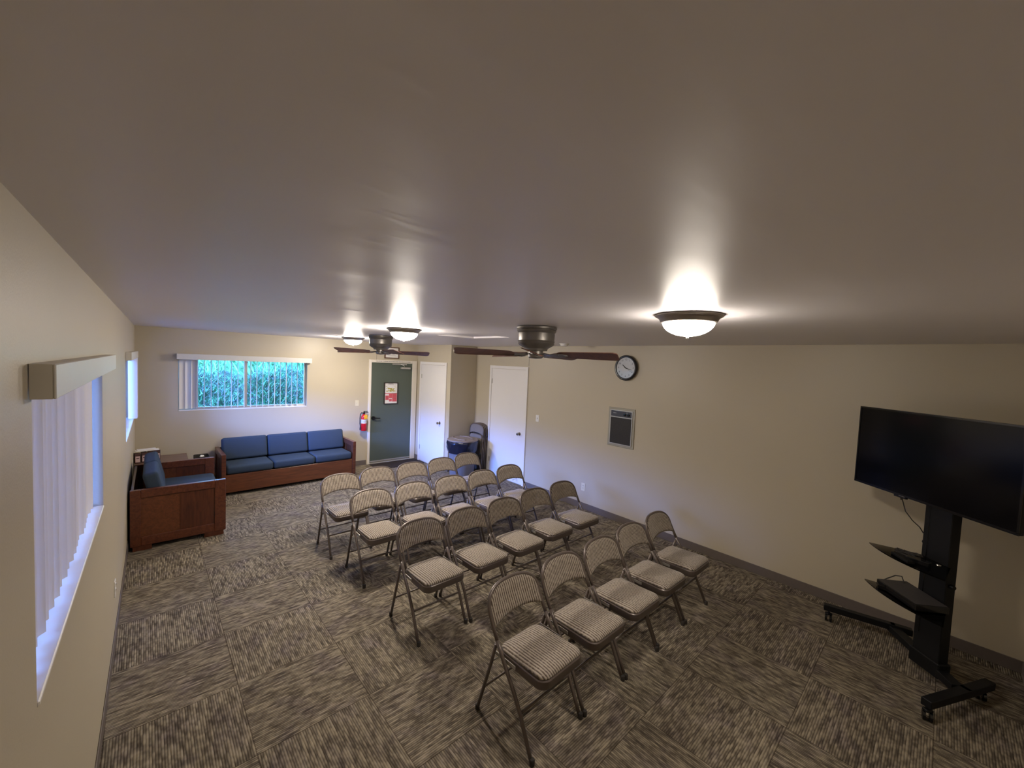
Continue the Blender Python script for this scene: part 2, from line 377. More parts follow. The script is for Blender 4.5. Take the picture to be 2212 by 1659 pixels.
# windows
def window(name, side, w, label):
    y0, y1, z0, z1 = w
    root = empty(name); tag(root, label, 'window', kind='structure')
    def bx(bm, a0, a1, d0, d1, zz0, zz1, **k):   # a along wall, d depth outward from the room face
        if side == 'L': box(bm, -d1, -d0, a0, a1, zz0, zz1, **k)
        else: box(bm, a0, a1, D+d0, D+d1, zz0, zz1, **k)
    e = .002
    bm = nb(); f = .03
    bx(bm, y0+e, y0+f, .085, .125, z0+.016, z1-e); bx(bm, y1-f, y1-e, .085, .125, z0+.016, z1-e)
    bx(bm, y0+f, y1-f, .085, .125, z0+.016, z0+f+.016); bx(bm, y0+f, y1-f, .085, .125, z1-f, z1-e)
    mid = y0+(y1-y0)*(.485 if side == 'F' else .5)
    bx(bm, mid-.022, mid+.022, .08, .13, z0+f+.016, z1-f)
    link(bm, 'window_frame', M['alu'], root)
    bm = nb(); bx(bm, y0+f, mid-.022, .102, .106, z0+f+.016, z1-f); link(bm, 'pane', M['pane'], root)
    bm = nb(); bx(bm, mid+.022, y1-f, .102, .106, z0+f+.016, z1-f); link(bm, 'pane', M['pane'], root)
    bm = nb(); bx(bm, y0+e, y1-e, -.004, .13, z0+.001, z0+.015, bev=.003, seg=1); link(bm, 'sill', M['white'], root)
    bm = nb(); bx(bm, mid-.03, mid-.014, .068, .08, (z0+z1)/2-.05, (z0+z1)/2-.01, bev=.002, seg=1); link(bm, 'latch', M['steel'], root)
    return root
window('window_1', 'L', W1, 'near left window glowing behind closed white vertical blinds')
window('window_2', 'L', W2, 'far left window above the small couch')
window('window_3', 'F', W3, 'wide far window showing the hedge outside')

# vertical blinds
SW = .089
def slat_bm(h):
    bm = nb(); n = 6; a = []; bk = []
    for i in range(n+1):
        t = i/n-.5; x = t*SW; y = .009*(1-4*t*t)
        a.append((x, y)); bk.append((x, y-.0012))
    prof = a+bk[::-1]
    loft(bm, [[(p[0], p[1], z) for p in prof] for z in (0, -h)])
    return bm
def blind(name, side, w, val, rots, label, d, first, pitch, zval=(2.002, 2.087), zb=.015, vd=.045):
    y0, y1, z0, z1 = w
    root = empty(name, (0, (y0+y1)/2, z0) if side == 'L' else ((y0+y1)/2, D, z0)); tag(root, label, 'blind', 'vertical blinds')
    inv = Vector(root.location)
    def pt(a, dd, z): return Vector((-dd, a, z))-inv if side == 'L' else Vector((a, D+dd, z))-inv
    bm = nb()
    def vb(a0, a1, d0, d1, zz0, zz1, **k):
        p, q = pt(a0, d0, zz0), pt(a1, d1, zz1)
        box(bm, min(p.x, q.x), max(p.x, q.x), min(p.y, q.y), max(p.y, q.y), zz0-inv.z, zz1-inv.z, **k)
    vb(val[0], val[1], -vd, -vd+.006, *zval, bev=.002, seg=1); vb(val[0], val[0]+.006, -vd+.006, -.002, *zval); vb(val[1]-.006, val[1], -vd+.006, -.002, *zval)
    vb(val[0]+.006, val[1]-.006, -vd+.006, -.002, zval[1]-.004, zval[1])
    link(bm, 'valance', M['valance'], root)
    bm = nb(); vb(y0+.01, y1-.01, d-.02, d+.02, z1-.03, z1-.003); link(bm, 'head_rail', M['alu'], root)
    h = z1-.032-(z0+.016+zb); me = None
    for i, (pos, r) in enumerate(rots):
        p = pt(pos, d, z1-.031)
        base = PI/2 if side == 'L' else 0
        if me is None:
            o = link(slat_bm(h), 'slat', M['slat'], root, smooth=True); me = o.data
        else:
            o = bpy.data.objects.new('slat', me); C.objects.link(o); o.parent = root
        o.location = p; o.rotation_euler = (0, 0, base+math.radians(r))
    return root
rots = []; y = W1[0]+.05; k = 0
while y < W1[1]-.03: rots.append((y, -9+random.uniform(-7, 7))); y += .0800
blind('vertical_blind', 'L', W1, (2.375, 4.33), rots, 'closed white vertical blind with boxy valance on the near left window', .042, 0, .08)
rots = [(W2[1]-.05-.0125*i, 90+random.uniform(-3, 3)) for i in range(22)]
blind('vertical_blind', 'L', W2, (6.43, 8.46), rots, 'vertical blind pushed open to the far end of the left window above the small couch', .002, 0, .08)
rots = [(.53, 4), (.60, 12), (.665, 30), (.705, 78)]; x = .79
while x < 2.16:
    va = math.degrees(math.atan2(x-.226, D-.915)); rots.append((x, 90-va+random.uniform(-5, 5))); x += .0875
blind('vertical_blind', 'F', W3, (.455, 2.30), rots, 'mostly open vertical blind across the wide far window', .045, 0, .0875, zval=(1.99, 2.075), vd=.1)

# ------------------------------------------------------------------ doors
def knob(parent, loc, axis, r=.026):
    bm = nb(); pr = [(.001, 0), (.03, 0), (.03, .006), (.012, .01), (.011, .03), (.022, .038), (r, .05), (.022, .062), (.001, .066)]
    lathe(bm, pr, 20); o = link(bm, 'door_knob', M['knob'], parent, smooth=True, loc=loc, rot=axis); return o
def side_door(name, x, ya, yb, ztop, label, knob_y, hinge_y):
    # wall face at x, room is toward -x ; ya<yb casing outer
    root = empty(name, (x, (ya+yb)/2, 0)); tag(root, label, 'door', kind='structure'); iy = (ya+yb)/2
    cw = .055; bm = nb()
    box(bm, -.02, 0, ya-iy, ya-iy+cw, 0, ztop, bev=.003, seg=1); box(bm, -.02, 0, yb-iy-cw, yb-iy, 0, ztop, bev=.003, seg=1); box(bm, -.02, 0, ya-iy+cw, yb-iy-cw, ztop-cw, ztop, bev=.003, seg=1)
    link(bm, 'door_casing', M['white'], root)
    bm = nb(); box(bm, -.0095, 0, ya-iy+cw+.004, yb-iy-cw-.004, .012, ztop-cw-.004); link(bm, 'door_panel', M['white'], root)
    knob(root, (-.0095, knob_y-iy, .905), (0, -PI/2, 0))
    for z in (.25, 1.75):
        bm = nb(); box(bm, -.014, -.009, hinge_y-iy-.012, hinge_y-iy+.012, z, z+.09); tube(bm, [(-.016, hinge_y-iy, z), (-.016, hinge_y-iy, z+.09)], .006); link(bm, 'hinge', M['steel'], root)
    return root
side_door('door_2', CX, 7.50, 8.53, 2.10, 'white closet door beside the green door', 7.69, 8.46)
side_door('door_3', W, 5.866, 6.915, 2.09, 'white door in the right wall next to the bin', 6.02, 6.845)
root = empty('door_1', (3.85, D, 0)); tag(root, 'green exit door with framed poster in cream casing', 'door', kind='structure')
bm = nb(); xo = -3.85
box(bm, 3.365+xo, 3.415+xo, -.03, 0, 0, 2.10, bev=.003, seg=1); box(bm, 4.30+xo, 4.405+xo, -.03, 0, 0, 2.10, bev=.003, seg=1); box(bm, 3.415+xo, 4.30+xo, -.03, 0, 2.045, 2.10, bev=.003, seg=1)
link(bm, 'door_casing', M['cream'], root)
bm = nb(); box(bm, 3.418+xo, 4.297+xo, -.012, 0, .03, 2.042); link(bm, 'door_panel', M['green'], root)
bm = nb(); box(bm, 3.418+xo, 4.297+xo, -.06, 0, .0, .022, bev=.006, seg=2); link(bm, 'threshold', M['steel'], root)
bm = nb(); box(bm, 3.43+xo, 4.29+xo, -.018, -.012, .035, .06); link(bm, 'door_sweep', M['steel'], root)
bm = nb(); lathe(bm, [(.001, -.03), (.036, -.03), (.038, -.012), (.038, 0)], 20, axis='y', c=(3.475+xo, -.012, .93)); tube(bm, [(3.475+xo, -.03, .93), (3.475+xo, -.055, .93), (3.49+xo, -.062, .93), (3.60+xo, -.062, .925)], .010)
link(bm, 'door_handle', M['black'], root, smooth=True)
bm = nb(); box(bm, 4.03+xo, 4.24+xo, -.06, -.012, 1.925, 1.965, bev=.005, seg=2); tube(bm, [(4.10+xo, -.05, 1.97), (4.07+xo, -.10, 2.0), (4.02+xo, -.06, 2.025)], .007); box(bm, 3.84+xo, 4.16+xo, -.045, -.03, 2.01, 2.035); link(bm, 'door_closer', M['steel'], root)
text_mesh('THIS DOOR TO REMAIN UNLOCKED WHEN BUILDING IS OCCUPIED', .0245, 'lettering', M['ink'], root, (3.87+xo, -.0312, 2.072), (PI/2, 0, 0))
# door stop on door 3
bm = nb(); tube(bm, [(0, 0, 0), (-.03, .0, -.005), (-.075, 0, -.012)], .005); lathe(bm, [(.001, -.088), (.011, -.086), (.011, -.075), (.001, -.073)], 12, axis='x', c=(0, 0, -.012)); o = link(bm, 'door_stop', M['steel'], smooth=True, loc=(W-.0098, 6.05, .10)); tag(o, 'small spring door stop at the foot of the right wall door', 'door stop')

# poster on green door + certificate above
def framed(name, x0, x1, z0, z1, mat, fw, label, y=D):
    root = empty(name, ((x0+x1)/2, y, z0)); tag(root, label, 'framed sign'); cx = (x0+x1)/2
    bm = nb(); a, b_ = x0-cx, x1-cx; h = z1-z0
    box(bm, a, a+fw, -.02, 0, 0, h); box(bm, b_-fw, b_, -.02, 0, 0, h); box(bm, a+fw, b_-fw, -.02, 0, 0, fw); box(bm, a+fw, b_-fw, -.02, 0, h-fw, h)
    link(bm, 'frame', mat, root); bm = nb(); box(bm, a+fw, b_-fw, -.008, -.001, fw, h-fw); link(bm, 'paper', M['paper'], root); return root
r = framed('framed_poster', 3.685, 3.985, 1.20, 1.645, M['frameblack'], .016, 'black framed poster with red blocks hung on the green door', D-.0122)
bm = nb(); y = -.0085
box(bm, -.13, .13, y-.0005, y, .208, .222); box(bm, -.118, -.045, y-.0005, y, .085, .178); box(bm, -.042, .028, y-.0005, y, .12, .208); box(bm, -.04, .022, y-.0005, y, .055, .105); box(bm, .03, .128, y-.0005, y, .05, .215)
link(bm, 'red_print', M['pink'], r)
bm = nb()
for i in range(26):
    x = random.gauss(.0, .03); z = .31+random.gauss(0, .022); s = random.uniform(.006, .02); box(bm, x-s, x+s, y-.0005-i*.00001, y, z-s*.6, z+s*.6)
for i in range(10): x = -.09+.02*i+random.uniform(-.004, .004); box(bm, x-.008, x+.008, y-.0006, y, .255+random.uniform(-.004, .01), .278)
for i in range(9): x = random.choice((-1, 1))*random.uniform(.07, .11); z = random.uniform(.3, .38); box(bm, x-.008, x+.008, y-.0006, y, z, z+.006)
link(bm, 'olive_print', M['olive'], r)
bm = nb()
for i in range(6): box(bm, -.1+.035*i, -.075+.035*i, y-.0005, y, .392, .396)
for i in range(3): box(bm, -.06, .06-.01*i, y-.0005, y, .405+.007*i, .408+.007*i)
for i in range(5): box(bm, .04, .12, y-.0012, y, .075+.025*i, .077+.025*i); box(bm, -.11, -.055, y-.0012, y, .10+.014*i, .102+.014*i)
link(bm, 'print_lines', M['card'], r)
r = framed('framed_certificate', 3.68, 3.995, 2.135, 2.37, M['framewood'], .02, 'brown framed notice hung on the wall above the green door')
bm = nb()
for i in range(6): box(bm, -.09, .09-.02*(i % 3), -.0086, -.008, .06+.02*i, .063+.02*i)
link(bm, 'print_lines', M['card'], r)

# switches, outlets
def plate(name, loc, rz, m, kind, label):
    root = empty(name, loc, rz); tag(root, label, 'switch' if kind == 's' else 'outlet')
    bm = nb(); box(bm, -.036, .036, -.006, 0, -.058, .058, bev=.003, seg=2); link(bm, 'cover_plate', m, root)
    if kind == 's':
        bm = nb(); box(bm, -.006, .006, -.014, -.006, -.012, .012, bev=.002, seg=1); link(bm, 'toggle', m, root)
    else:
        for z in (-.027, .012):
            bm = nb(); box(bm, -.015, .015, -.0085, -.006, z, z+.026, bev=.001, seg=1); s = link(bm, 'socket', m, root)
            bm = nb(); box(bm, -.008, -.005, -.0092, -.0085, z+.008, z+.018); box(bm, .005, .008, -.0092, -.0085, z+.008, z+.018); link(bm, 'slots', M['dark'], s)
plate('light_switch', (3.15, D, 1.24), 0, M['plate'], 's', 'ivory light switch on the far wall above the fire extinguisher')
plate('light_switch', (W, 5.605, 1.235), -PI/2, M['plate_w'], 's', 'white light switch on the right wall beside the white door')
plate('wall_outlet', (W, 4.577, .33), -PI/2, M['plate'], 'o', 'ivory wall outlet low on the right wall behind the chairs')
plate('wall_outlet', (0, 4.86, .40), PI/2, M['plate_w'], 'o', 'white wall outlet low on the left wall')

# fire extinguisher
root = empty('fire_extinguisher', (3.265, D-.075, .70)); tag(root, 'red fire extinguisher with yellow tag beside the green door', 'fire extinguisher')
bm = nb(); lathe(bm, [(.001, 0), (.05, .0), (.055, .008), (.055, .26), (.05, .285), (.035, .305), (.02, .315), (.02, .33), (.001, .33)], 28); link(bm, 'cylinder', M['red'], root, smooth=True)
bm = nb(); lathe(bm, [(.0556, .15), (.0562, .15), (.0562, .225), (.0556, .225)], 28); lb = link(bm, 'label_band', M['paper'], root, smooth=True)
bm = nb()
for i in range(4): lathe(bm, [(.0563, .165+.013*i), (.0566, .165+.013*i), (.0566, .169+.013*i), (.0563, .169+.013*i)], 28)
link(bm, 'print_lines', M['card'], lb)
bm = nb(); box(bm, -.018, .018, -.018, .018, .33, .355, bev=.004, seg=1); box(bm, -.015, .085, -.008, .008, .352, .362, bev=.002, seg=1); box(bm, -.01, .075, -.007, .007, .372, .385, bev=.002, seg=1); box(bm, -.012, .01, -.008, .008, .362, .372); link(bm, 'handle', M['black'], root)
bm = nb(); tube(bm, [(-.015, 0, .345), (-.05, -.01, .36), (-.075, -.015, .33), (-.083, -.015, .25), (-.08, -.01, .15), (-.068, -.005, .09)], .009); lathe(bm, [(.016, .02), (.015, .05), (.01, .09)], 14, c=(-.068, -.005, 0), cap=(True, True)); link(bm, 'hose', M['foot'], root, smooth=True)
bm = nb(); box(bm, -.025, .04, -.064, -.058, .235, .32, bev=.002, seg=1); link(bm, 'inspection_tag', M['yellow'], root, rot=(0, 0, .1))
bm = nb(); box(bm, -.02, .02, .056, .0755, .0, .34); box(bm, -.05, .05, .0565, .073, .10, .115); link(bm, 'wall_bracket', M['steel'], root)
# clock
root = empty('wall_clock', (W, 3.945, 2.146), -PI/2); tag(root, 'round black rimmed wall clock high on the right wall', 'clock')
bm = nb(); lathe(bm, [(.001, 0), (.165, 0), (.172, -.012), (.172, -.04), (.160, -.052), (.146, -.05), (.142, -.036)], 48, axis='y'); link(bm, 'rim', M['clockrim'], root, smooth=True)
bm = nb(); lathe(bm, [(.001, -.034), (.143, -.034)], 48, axis='y'); face = link(bm, 'face', M['clockface'], root)
for i in range(1, 13):
    a = PI/2-i*PI/6; text_mesh(str(i), .032, 'numeral', M['ink'], face, (.112*math.cos(a), -.0345, .112*math.sin(a)), (PI/2, 0, 0), .0003)
def hand(nm, a, l, w, m):
    bm = nb(); box(bm, -w/2, w/2, -.0385, -.0375, -.02, l); link(bm, nm, m, root, rot=(0, math.radians(a), 0))
hand('hour_hand', 310, .062, .010, M['ink']); hand('minute_hand', 108, .095, .006, M['ink']); hand('second_hand', 122, .10, .002, M['ink'])
bm = nb(); lathe(bm, [(.001, -.0465), (.07, -.046), (.145, -.0435)], 40, axis='y'); link(bm, 'glass_cover', M['pane'], root)
# wall heater
root = empty('wall_heater', (W, 3.983, 1.05), -PI/2); tag(root, 'recessed wall heater with dark grille and pale metal frame below the clock', 'heater')
bm = nb(); f = .022; hw = .207; hh = .54
box(bm, -hw, hw, -.012, 0, 0, hh, bev=.003, seg=1); link(bm, 'back_frame', M['heater_frame'], root)
bm = nb(); iw = .175
for q in ((-iw, -iw+.012, .03, .51), (iw-.012, iw, .03, .51), (-iw+.012, iw-.012, .03, .042), (-iw+.012, iw-.012, .498, .51), (-iw+.012, iw-.012, .405, .418)): box(bm, q[0], q[1], -.02, -.012, q[2], q[3])
link(bm, 'inner_frame', M['steel'], root)
bm = nb(); box(bm, -iw+.012, iw-.012, -.0135, -.0122, .042, .405)
for i in range(30):
    z = .05+.012*i; box(bm, -iw+.013, iw-.013, -.0165, -.0135, z, z+.004)
link(bm, 'grille', M['grille'], root)
bm = nb(); box(bm, -iw+.012, iw-.012, -.016, -.0122, .418, .498); cp = link(bm, 'control_panel', M['ctrl'], root)
for x in (.06, .115):
    bm = nb(); lathe(bm, [(.017, -.016), (.015, -.032), (.001, -.033)], 18, axis='y', c=(x, 0, .452)); link(bm, 'dial', M['blackgloss'], cp, smooth=True)
bm = nb(); box(bm, .08, .095, -.018, -.016, .478, .486); box(bm, -.13, -.08, -.0165, -.016, .462, .468); link(bm, 'marking', M['steel'], cp)
# smoke detector
bm = nb(); lathe(bm, [(.001, -.04), (.04, -.04), (.052, -.032), (.056, -.012), (.066, -.010), (.068, 0), (.001, 0)], 28)
o = link(bm, 'smoke_detector', M['plate_w'], smooth=True, loc=(4.45, 4.59, H)); tag(o, 'small white smoke detector on the ceiling near the right wall', 'smoke detector')
# door mat
bm = nb(); loft(bm, [[(x, y, z) for x, y in rrect(3.40, 4.38, 8.19, 8.63, .015)] for z in (.0005, .010)]); o = link(bm, 'door_mat', M['mat']); tag(o, 'dark brown door mat on the carpet before the green door', 'door mat')

# ------------------------------------------------------------------ ceiling lamps
def lamp():
    root = empty('ceiling_lamp'); 
    bm = nb(); lathe(bm, [(.10, 0), (.172, 0), (.178, -.006), (.172, -.013), (.160, -.018), (.152, -.028), (.147, -.040), (.138, -.046), (.130, -.045), (.128, -.02)], 48); link(bm, 'rim', M['rimmetal'], root, smooth='all')
    bm = nb(); pr = [(.134, -.040)]
    for i in range(1, 13):
        t = i/12*PI/2; pr.append((.134*math.cos(t)+.001, -.040-.078*math.sin(t)))
    lathe(bm, pr, 48); link(bm, 'glass_dome', M['glass_dome'], root, smooth='all')
    bm = nb(); lathe(bm, [(.001, -.135), (.006, -.133), (.008, -.126), (.005, -.120), (.009, -.117), (.001, -.115)], 14); link(bm, 'finial', M['chrome'], root, smooth=True)
    return root
lp = lamp(); spots = [((2.425, 1.935), 'lit frosted dome ceiling lamp above the front row of chairs'), ((2.14, 4.76), 'lit frosted dome ceiling lamp between the two ceiling fans'), ((2.60, 7.46), 'lit frosted dome ceiling lamp nearest the far wall')]
for i, (p, lab) in enumerate(spots):
    o = lp if i == 0 else copy_tree(lp)
    if i == 0:
        near_dome = o.children[1]
    o.location = (p[0], p[1], H); tag(o, lab, 'ceiling light', 'frosted dome ceiling lamps')

near_dome.data = near_dome.data.copy(); near_dome.data.materials[0] = emit('lit_frosted_glass_dimmer_bulb', (1.0, .90, .78), LAMP*.38)
# ------------------------------------------------------------------ ceiling fans
def fan():
    root = empty('ceiling_fan')
    bm = nb(); lathe(bm, [(.001, 0), (.155, 0), (.165, -.006), (.166, -.020), (.158, -.026), (.162, -.034), (.156, -.046), (.148, -.052), (.150, -.060), (.148, -.115), (.152, -.120), (.146, -.130), (.150, -.136), (.142, -.150), (.115, -.168), (.098, -.178), (.092, -.196), (.001, -.196)], 48); link(bm, 'motor_housing', M['bronze'], root, smooth=True)
    bm = nb(); lathe(bm, [(.001, -.196), (.06, -.196), (.06, -.222), (.066, -.226), (.064, -.248), (.05, -.258), (.001, -.262)], 32); link(bm, 'switch_housing', M['bronze'], root, smooth=True)
    for k in range(5):
        piv = Matrix.Rotation(math.radians(72*k), 4, 'Z')
        pitch = Matrix.Translation((0, 0, -.231)) @ Matrix.Rotation(math.radians(-19), 4, 'X')
        # blade outline (x out, y across)
        out = []
        L0, L1, w0, w1 = .185, .670, .062, .080
        for i in range(9):
            t = PI/2+PI*i/8; out.append((L0+.05+.055*math.cos(t), w0*math.sin(t)))
        out += [(L1-.03, -w1), (L1-.008, -w1+.012), (L1, -w1+.03), (L1, w1-.03), (L1-.008, w1-.012), (L1-.03, w1)]
        bm = nb(); loft(bm, [[(x, y, z) for x, y in out] for z in (.003, .009)]); bm.transform(piv @ pitch)
        link(bm, 'blade', M['blade'], root)
        bm = nb(); oi = [(.07, -.018), (.13, -.022), (.17, -.042), (.235, -.030), (.27, -.012), (.275, .0), (.27, .012), (.235, .030), (.17, .042), (.13, .022), (.07, .018)]
        loft(bm, [[(x, y, z+(.012 if x < .12 else 0)) for x, y in oi] for z in (-.004, .002)])
        for sx, sy in ((.2, -.025), (.2, .025), (.255, 0)): lathe(bm, [(.001, -.008), (.006, -.007), (.007, -.004)], 8, c=(sx, sy, 0))
        bm.transform(piv @ pitch); link(bm, 'blade_iron', M['bronze'], root)
    return root
f1 = fan(); f1.location = (2.565, 3.255, H); f1.rotation_euler = (0, 0, math.radians(6)); tag(f1, 'five bladed dark ceiling fan nearest the camera and above the middle chair rows', 'ceiling fan', 'flush mounted ceiling fans')
f2 = copy_tree(f1); f2.location = (2.56, 6.30, H); f2.rotation_euler = (0, 0, math.radians(50)); tag(f2, 'five bladed dark ceiling fan farther away in front of the green door', 'ceiling fan', 'flush mounted ceiling fans')

# ------------------------------------------------------------------ folding chairs
PROF = [(0, 0), (.05, .105), (.103, .214), (.16, .305), (.215, .38), (.30, .50), (.345, .575), (.375, .63)]
def dz(z):
    for (d0, z0), (d1, z1) in zip(PROF, PROF[1:]):
        if z <= z1: return d0+(d1-d0)*(z-z0)/(z1-z0)
    d0, z0 = PROF[-1]; return d0+(z-z0)*.42
YO = -.23
def arch(t, s=1.0, zs=.0):   # t 0..PI, right to left
    c, sn = math.cos(t), math.sin(t)
    u = .213*s*math.copysign(abs(c)**.72, c); z = .64+(.124+zs)*abs(sn)**.72
    d = dz(z)+.026*(1-(u/.213)**2)*min(1, (z-.5)/.2)
    return (u, d+YO, z)
def chair():
    root = empty('folding_chair')
    bm = nb(); pts = [(.2135, dz(.52)+YO, .52), (.2135, dz(.58)+YO, .58)]+[arch(PI*i/24) for i in range(25)]+[(-.2135, dz(.58)+YO, .58), (-.2135, dz(.52)+YO, .52)]
    tube(bm, pts, .0115, 10); link(bm, 'back_tube', M['chairmetal'], root, smooth='all')
    for s in (1, -1):
        bm = nb(); tube(bm, [(s*(.2145-.001*z/.52), dz(z)+YO, z) for z in (.012, .105, .214, .305, .38, .45, .52)], .0115, 10); lg = link(bm, 'front_leg', M['chairmetal'], root, smooth='all')
        bm = nb(); lathe(bm, [(.0145, 0), (.0148, .03), (.012, .034)], 12, c=(s*.2145, YO-.002, 0), cap=(True, True)); link(bm, 'rubber_foot', M['foot'], lg, smooth=True)
        bm = nb(); tube(bm, [(s*.2145, .318+YO, .49), (s*.2145, .350+YO, .37), (s*.2145, .46+YO, .012)], .0105, 10); lg = link(bm, 'rear_leg', M['chairmetal'], root, smooth='all')
        bm = nb(); lathe(bm, [(.0135, 0), (.0138, .028), (.011, .032)], 12, c=(s*.2145, .462+YO, 0), cap=(True, True)); link(bm, 'rubber_foot', M['foot'], lg, smooth=True)
        bm = nb(); tube(bm, [(s*.196, .29+YO, .425), (s*.200, .335+YO, .385), (s*.2050, .355+YO, .365)], .005, 6); box(bm, s*.1975-.002, s*.1975+.002, .17+YO, .34+YO, .415, .435); link(bm, 'hinge_link', M['steel'], root)
    bm = nb(); tube(bm, [(-.217, .102+YO, .214), (.217, .102+YO, .214)], .008, 8); link(bm, 'front_stretcher', M['chairmetal'], root, smooth='all')
    bm = nb(); tube(bm, [(-.212, .405+YO, .18), (.212, .405+YO, .18)], .007, 8); link(bm, 'rear_stretcher', M['chairmetal'], root, smooth='all')
    # seat
    def ol(ins, z, fr=.060):
        pts = []
        for x, y in rrect(-.186+ins, .186-ins, -.032+ins, .352-ins, fr):
            k = (y+.045)/.39; pts.append((x*(1-.07*k), y+YO, z-.012*k))
        return pts
    bm = nb(); loft(bm, [ol(.012, .390), ol(.004, .392), ol(0, .400), ol(0, .440), ol(.005, .446), ol(.012, .446)]); link(bm, 'seat_pan', M['chairmetal'], root, smooth=True)
    bm = nb(); loft(bm, [ol(.008, .4465, .055), ol(.006, .452, .055), ol(.010, .459, .052), ol(.022, .466, .045), ol(.045, .4715, .035), ol(.085, .475, .02), ol(.14, .476, .008)]); link(bm, 'seat_cushion', M['fabric'], root, smooth='all')
    # backrest: grid between bottom curve and arch
    nu, nv = 26, 8
    def bp(i, j, off):
        u = -1+2*i/nu; U = .2065*u
        top = .64+.121*max(0.0, 1-abs(U/.2070)**(2.78))**.36
        bot = .574+.030*(1-abs(u)**2.2)
        z = bot+(top-bot)*j/nv
        d = dz(z)+.026*(1-(U/.213)**2)*min(1, (z-.5)/.2)
        edge = min(1, min(j, nv-j)/1.0)*min(1, min(i, nu-i)/1.0)
        return Vector((U, d+YO+off*(.5+.5*edge), z))
    for nm, offs, m in (('backrest', (-.017, .000), M['fabric']), ('back_panel', (.0005, .008), M['chairmetal'])):
        bm = nb(); g = [[[bm.verts.new(bp(i, j, o_)) for j in range(nv+1)] for i in range(nu+1)] for o_ in offs]
        for q in (0, 1):
            for i in range(nu):
                for j in range(nv): bm.faces.new((g[q][i][j], g[q][i+1][j], g[q][i+1][j+1], g[q][i][j+1]))
        for i in range(nu):
            for j in (0, nv): bm.faces.new((g[0][i][j], g[0][i+1][j], g[1][i+1][j], g[1][i][j]))
        for j in range(nv):
            for i in (0, nu): bm.faces.new((g[0][i][j], g[0][i][j+1], g[1][i][j+1], g[1][i][j]))
        bmesh.ops.remove_doubles(bm, verts=bm.verts, dist=.0004)
        link(bm, nm, m, root, smooth='all')
    return root
POS = {}
for row, xs, ys_, rs in (('F', (1.925,2.392,2.854,3.316,3.780), (2.538,2.545,2.544,2.560,2.560), (.038,.018,.0,.005,.015)),
    ('R3', (1.897,2.366,2.834,3.310,3.776), (3.704,3.695,3.707,3.749,3.757), (.01,.015,.01,.0,-.01)),
    ('R2', (1.876,2.347,2.820,3.284,3.750), (4.694,4.687,4.669,4.664,4.678), (.0,.012,-.01,.0,.0)),
    ('R1', (1.810,2.276,2.738,3.200,3.681), (5.418,5.487,5.472,5.487,5.560), (.0,.0,.0,.0,.0))):
    for i in range(5): POS['%s%d' % (row, i+1)] = (xs[i], ys_[i], rs[i])
ROWN = {'F': 'the front row nearest the television', 'R3': 'the second row from the front', 'R2': 'the third row from the front', 'R1': 'the back row nearest the sofa'}
POSN = ['leftmost', 'second from the left', 'middle', 'second from the right', 'rightmost']
proto = chair(); first = True
for k, (x, y, r) in POS.items():
    o = proto if first else copy_tree(proto); first = False
    row, i = k[:-1], int(k[-1])-1
    dx = .003
    o.location = (x+dx*math.cos(r), y, 0); o.rotation_euler = (0, 0, r)
    tag(o, 'beige ribbed folding chair, %s chair in %s' % (POSN[i], ROWN[row]), 'chair', 'padded folding chairs set out in four rows')

# folded chairs against the right wall
def folded():
    root = empty('folded_chair')
    # plane: width along y, thickness along x ; faces -x
    def A(t): c, s = math.cos(t), math.sin(t); return (.0, .213*math.copysign(abs(c)**.72, c), .80+.14*abs(s)**.72)
    bm = nb(); tube(bm, [(0, .216, .70), (0, .214, .75)]+[A(PI*i/20) for i in range(21)]+[(0, -.214, .75), (0, -.216, .70)], .011, 8); link(bm, 'back_tube', M['chairmetal'], root, smooth='all')
    for s in (1, -1):
        bm = nb(); tube(bm, [(0, s*.216, .70), (0, s*.221, .0)], .011, 8); link(bm, 'front_leg', M['chairmetal'], root, smooth='all')
        bm = nb(); tube(bm, [(.004, s*.196, .62), (.004, s*.198, .02)], .010, 8); link(bm, 'rear_leg', M['chairmetal'], root, smooth='all')
    bm = nb(); out = []
    for i in range(21):
        t = PI*i/20; a = A(t); out.append((a[1]*.94, .80+(a[2]-.80)*.93))
    out += [(-.200, .745), (-.12, .765), (0, .775), (.12, .765), (.200, .745)]
    loft(bm, [[(x, y, z) for y, z in out] for x in (-.006, .006)]); link(bm, 'backrest', M['plainback'], root)
    bm = nb(); loft(bm, [[(x, y, z) for y, z in rrect(-.185, .185, .36, .735, .05)] for x in (-.016, -.012, .010, .013)]); link(bm, 'seat', M['plainback'], root)
    bm = nb(); tube(bm, [(0, -.219, .25), (0, .219, .25)], .008, 8); link(bm, 'stretcher', M['chairmetal'], root)
    return root
fproto = folded()
for i in range(4):
    o = fproto if i == 0 else copy_tree(fproto)
    o.location = (4.872+.036*i, 7.125, 0.0); o.rotation_euler = (0, math.radians(2.2), 0)
    tag(o, 'folded grey brown chair leaning behind the bin, %s of the four from the right wall' % ['fourth', 'third', 'second', 'closest'][i], 'chair', 'folded chairs leaning in the corner')

